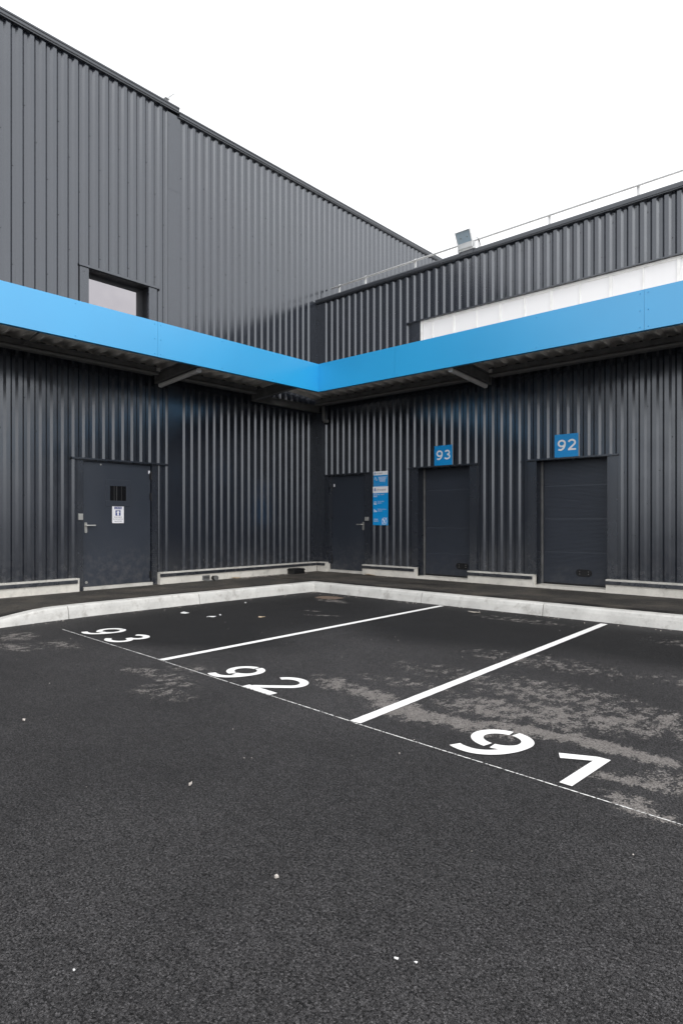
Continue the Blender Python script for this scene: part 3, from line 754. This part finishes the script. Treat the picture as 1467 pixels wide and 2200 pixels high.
for i in range(5): bars(b,1.765+.01*i,1.985-.008*i,2.165-.022*i,.010,yb)
obj('small_print',b,paper,t)
b=MB()
for i,w in enumerate((.31,.15,.31)): bars(b,1.660,1.660+w,2.045-.027*i,.005,yb)
obj('small_print',b,plain('pale_print',(.25,.45,.68),.5),t)
b=MB(); ic=lambda pts,w: [b.quad(*[(x,yb-.0022,z) for x,z in q]) for q in strip(pts,w)]
ic([(1.662,2.125),(1.682,2.130),(1.672,2.150),(1.690,2.172),(1.738,2.108),(1.728,2.098),(1.706,2.118)],.009)
obj('pictogram',b,paper,t)
yb=-.016
t=board(1.628,2.025,1.182,1.975,yb,'taller blue notice board with white header and pictograms, lower of the two',.130)
logo(t,1.685,1.912,.028,yb)
obj('lettering',text_mesh('chronopost',.062,lambda a,c:(1.728+a*.82,yb-.002,1.892+c),'LEFT',.22),ink,t)
for z,ls in ((1.805,('Badge obligatoire',)),(1.662,('Gilet de sécurité','obligatoire')),(1.500,('Chaussures de sécurité','obligatoires')),):
    for i,s in enumerate(ls):
        obj('lettering',text_mesh(s,.030,lambda a,c:(1.756+a*.80,yb-.002,z-.032*i+c),'LEFT',0),paper,t)
for i,s in enumerate(('Entrée','chauffeurs')):
    obj('lettering',text_mesh(s,.040,lambda a,c:(1.712+a*.85,yb-.002,1.292-.038*i+c),'CENTER',0),paper,t)
def pict(*lines,w=.008):
    b=MB()
    for k,l in enumerate(lines):
        for q in strip(l,w): b.quad(*[(x,yb-.0022-.0004*k,z) for x,z in q])
    obj('pictogram',b,paper,t)
pict([(1.655,1.77),(1.655,1.825)],[(1.651,1.825),(1.736,1.825)],[(1.732,1.825),(1.732,1.77)],[(1.651,1.77),(1.736,1.77)],[(1.672,1.785),(1.69,1.785)],[(1.69,1.800),(1.72,1.800)])
pict([(1.668,1.668),(1.664,1.61)],[(1.718,1.668),(1.722,1.61)],[(1.660,1.612),(1.726,1.612)],[(1.68,1.675),(1.693,1.655),(1.706,1.675)],[(1.693,1.65),(1.693,1.612)],[(1.660,1.622),(1.726,1.622)])
pict([(1.662,1.515),(1.662,1.462)],[(1.662,1.515),(1.690,1.49),(1.728,1.472)],[(1.655,1.458),(1.735,1.458)],[(1.728,1.475),(1.732,1.458)],[(1.668,1.482),(1.715,1.470)])
b=MB()
for k,(l,w) in enumerate(((arc(1.930,1.265,.066,.066,0,360,28),.009),([(1.862,1.195),(2.000,1.338)],.009),([(1.895,1.310),(1.948,1.225)],.022))):
    for q in strip(l,w): b.quad(*[(x,yb-.0022-.0004*k,z) for x,z in q])
obj('no_entry_ring',b,paper,t)
# exit notice taped on the door
t=thing('exit_notice',(-.03,-4.77,1.236),'white paper notice reading SORTIE with a blue arrow, taped on the exit door','sign'); xs=-.0335
b=MB(); b.box(-.0345,xs,-4.878,-4.667,1.236,1.531); obj('sheet',b,paper,t)
b=MB(); b.box(xs+.0003,xs+.001,-4.838,-4.707,1.470,1.512).box(xs+.0003,xs+.001,-4.818,-4.726,1.362,1.452); obj('blue_panel',b,navy,t)
b=MB(); yc=-4.772; X=xs+.0018
b.quad((X,yc-.016,1.366),(X,yc+.016,1.366),(X,yc+.016,1.415),(X,yc-.016,1.415)); b.quad((X,yc-.036,1.415),(X,yc+.036,1.415),(X,yc,1.446)); obj('arrow',b,paper,t)
obj('lettering',text_mesh('SORTIE',.040,lambda a,c:(X,yc+a*.84,1.477+c)),paper,t)
for s,z in (('SENS UNIQUE',1.328),('DE CIRCULATION',1.294),('OBLIGATOIRE',1.258)):
    obj('lettering',text_mesh(s,.026,lambda a,c:(X,yc+a*.85,z+c)),ink,t)

# ================================================================== SMALL THINGS ON THE PAVEMENT
t=thing('bait_box',(.19,-.82,.15),'black plastic rodent bait box against the plinth near the inner corner','bait box')
b=MB(); b.prism([(-1.0,.150),(-.66,.150),(-.68,.222),(-.98,.222)],'x',.095,.29); obj('body',b,blackp,t,bevel=.008)
b=MB(); b.prism([(-1.005,.2225),(-.655,.2225),(-.655,.236),(-.70,.262),(-.96,.262),(-1.005,.236)],'x',.092,.295); obj('lid',b,blackp,t,bevel=.006)
for yy in (-.93,-.73):
    b=MB(); b.box(.2945,.302,yy-.02,yy+.02,.205,.232); obj('latch',b,blackp,t)
t=thing('wall_vent',(.08,-3.05,.16),'small grey rectangular drain plate on the plinth of the tall wall','vent')
b=MB(); b.box(.08,.094,-3.15,-2.985,.165,.25); obj('plate',b,dkmetal,t,bevel=.003)
b=MB(); b.box(.0935,.097,-3.13,-3.005,.195,.205).box(.0935,.097,-3.13,-3.005,.215,.225); obj('slot',b,blackp,t)
b=MB(); b.box(.08,.20,-3.12,-3.00,.151,.163); obj('outlet',b,galv2,t)
t=thing('pipe_stub',(.13,-2.90,.15),'short black capped pipe stub beside the drain plate','pipe')
b=MB(); b.tube([(.07,-2.905,.195),(.17,-2.905,.195)],.042,16); obj('pipe',b,blackp,t)
b=MB(); b.tube([(.165,-2.905,.195),(.19,-2.905,.195)],.048,16); obj('cap',b,dkmetal,t)

def scrap(name,x,y,z,rx,ry,an,mat,lab,cat='litter',group=None,th=.006,lift=.012):
    b=MB(); n=9; top=[];bot=[]
    rr=[random.uniform(.7,1.15) for _ in range(n)]
    for k in range(n):
        a=2*pi*k/n; px,py=rx*rr[k]*cos(a),ry*rr[k]*sin(a); X=x+px*cos(R(an))-py*sin(R(an)); Y=y+px*sin(R(an))+py*cos(R(an))
        h=z+.001+random.random()*lift; top.append((X,Y,h+th)); bot.append((X,Y,h))
    c=(x,y,z+.004+th+lift*.4); d=(x,y,z+.002)
    for k in range(n):
        j=(k+1)%n; b.quad(top[k],top[j],c); b.quad(bot[j],bot[k],d); b.quad(bot[k],bot[j],top[j],top[k])
    return tag(obj(name,b,mat,origin=(x,y,z)),lab,cat,group)
card=plain('torn_cardboard',(.42,.33,.23),.8,var=.2,scale=20.); wscr=plain('white_scrap',(.72,.72,.71),.5); stone_m=plain('pale_stone',(.50,.46,.42),.8,var=.2,scale=60.)
scrap('scrap',2.50,-5.164,0,.085,.035,20,wscr,'largest flat white scrap on the asphalt in bay 93',lift=.02)
scrap('scrap',3.01,-5.10,0,.06,.014,35,wscr,'narrow white scrap lying between the 93 and the bay line')
scrap('leaf',3.54,-4.67,0,.05,.02,40,card,'tan dead leaf lying alone in bay 93','leaf')
scrap('scrap',2.975,-4.93,0,.015,.012,0,wscr,'tiny white crumb just past the narrow scrap in bay 93')
scrap('scrap',2.25,-3.90,0,.025,.015,0,wscr,'small white crumb near the kerb in bay 93')
scrap('scrap',5.38,-2.40,0,.09,.03,0,plain('pale_mud',(.34,.31,.27),.9),'pale flake of mortar in bay 92 by the kerb','mortar',lift=.008)
scrap('cardboard',1.66,-.15,.152,.16,.05,-8,card,'flattened tan cardboard strip beside the notice board plinth','cardboard',lift=.02)
scrap('cardboard',.16,-2.42,.152,.07,.12,10,card,'torn brown cardboard on the pavement beside the pipe stub','cardboard',lift=.025)
scrap('scrap',5.66,-8.51,0,.014,.008,0,stone_m,'small white paper scrap on open asphalt left of the painted 92')
scrap('scrap',7.285,-8.37,0,.005,.011,20,stone_m,'thin white chip on open asphalt in front of the 92')
scrap('pebble',8.184,-8.624,.0,.0085,.007,30,stone_m,'single pale pebble on the open asphalt','pebble',th=.008,lift=.004)
scrap('scrap',8.756,-8.671,0,.008,.005,10,wscr,'white paint flake nearest the bottom, larger of two','paint flake',lift=.003,th=.002)
scrap('scrap',8.809,-8.646,0,.005,.003,40,wscr,'white paint flake nearest the bottom, smaller of two','paint flake',lift=.003,th=.002)
scrap('scrap',8.102,-9.324,0,.0045,.004,0,wscr,'white crumb lying alone in the nearest asphalt','paint flake',lift=.003,th=.002)
# loose crumbs swept along the plinth and the foot of the kerb
b=MB()
def crumb(x,y,z,r):
    q=[(x+r*random.uniform(.5,1.1)*cos(a),y+r*random.uniform(.5,1.1)*sin(a)) for a in (0,1.3,2.5,3.9,5.1)]
    h=r*random.uniform(.4,.9); ap=(x,y,z+h)
    for i in range(5): j=(i+1)%5; b.quad((*q[i],z),(*q[j],z),ap)
for i in range(70): crumb(random.uniform(.10,.35),random.gauss(-1.75,.45),.152,random.uniform(.006,.02))
for i in range(50): crumb(random.uniform(.3,6.),-.09-abs(random.gauss(0,.06)),.152,random.uniform(.004,.012))
for i in range(90): x=random.uniform(2,10); crumb(x,KY-.02-abs(random.gauss(0,.10)),.0005,random.uniform(.004,.013))
for i in range(60): y=random.uniform(-7,-2.1); crumb(kx(y)+.02+abs(random.gauss(0,.10)),y,.0005,random.uniform(.004,.011))
for i in range(90): crumb(random.uniform(2,10),random.uniform(-8,-2.2),.0005,random.uniform(.002,.006))
o=obj('gravel',b,stone_m); o['kind']='stuff'

# ================================================================== SKY, SUN, CAMERA
w=bpy.data.worlds.new('World'); scn.world=w; w.use_nodes=True; nt=w.node_tree; nt.nodes.clear()
EL,AZ=R(50),R(114)
sky=nt.nodes.new('ShaderNodeTexSky'); sky.sky_type='NISHITA'; sky.sun_disc=False; sky.sun_elevation=EL; sky.sun_rotation=AZ; sky.dust_density=6.; sky.air_density=1.; sky.altitude=50.
bw=nt.nodes.new('ShaderNodeRGBToBW'); pw=nt.nodes.new('ShaderNodeMath'); pw.operation='POWER'; pw.inputs[1].default_value=.20
ml=nt.nodes.new('ShaderNodeMath'); ml.operation='MULTIPLY'; ml.inputs[1].default_value=6.9
tint=nt.nodes.new('ShaderNodeMix'); tint.data_type='RGBA'; tint.blend_type='MULTIPLY'; tint.inputs[0].default_value=1.; tint.inputs[7].default_value=(.985,.995,1.02,1)
bg=nt.nodes.new('ShaderNodeBackground'); bg.inputs[1].default_value=.10; out=nt.nodes.new('ShaderNodeOutputWorld')
L=nt.links.new; L(sky.outputs[0],bw.inputs[0]); L(bw.outputs[0],pw.inputs[0]); L(pw.outputs[0],ml.inputs[0]); L(ml.outputs[0],tint.inputs[6]); L(tint.outputs[2],bg.inputs[0]); L(bg.outputs[0],out.inputs[0])
sd=bpy.data.lights.new('sun','SUN'); sd.energy=.5; sd.angle=R(60); sd.color=(1,.97,.93)
so=bpy.data.objects.new('sun',sd); COL.objects.link(so); so.location=(20,-30,30)
so.rotation_euler=(R(90)-EL,0,R(180)-AZ+0.0)
cd=bpy.data.cameras.new('camera'); co=bpy.data.objects.new('camera',cd); COL.objects.link(co)
co.location=(9.873,-10.151,1.29); co.rotation_euler=(R(90),0,R(41.98))
cd.sensor_fit='VERTICAL'; cd.sensor_height=36.; cd.lens=36.*1352/2200; cd.shift_y=(1117-1100)/2200.; cd.clip_end=1000.; cd.clip_start=.05
scn.camera=co
scn.view_settings.view_transform='Standard'; scn.view_settings.look='None'; scn.view_settings.exposure=.97; scn.view_settings.gamma=1.
scn.cycles.max_bounces=8; scn.cycles.diffuse_bounces=4; scn.cycles.glossy_bounces=5
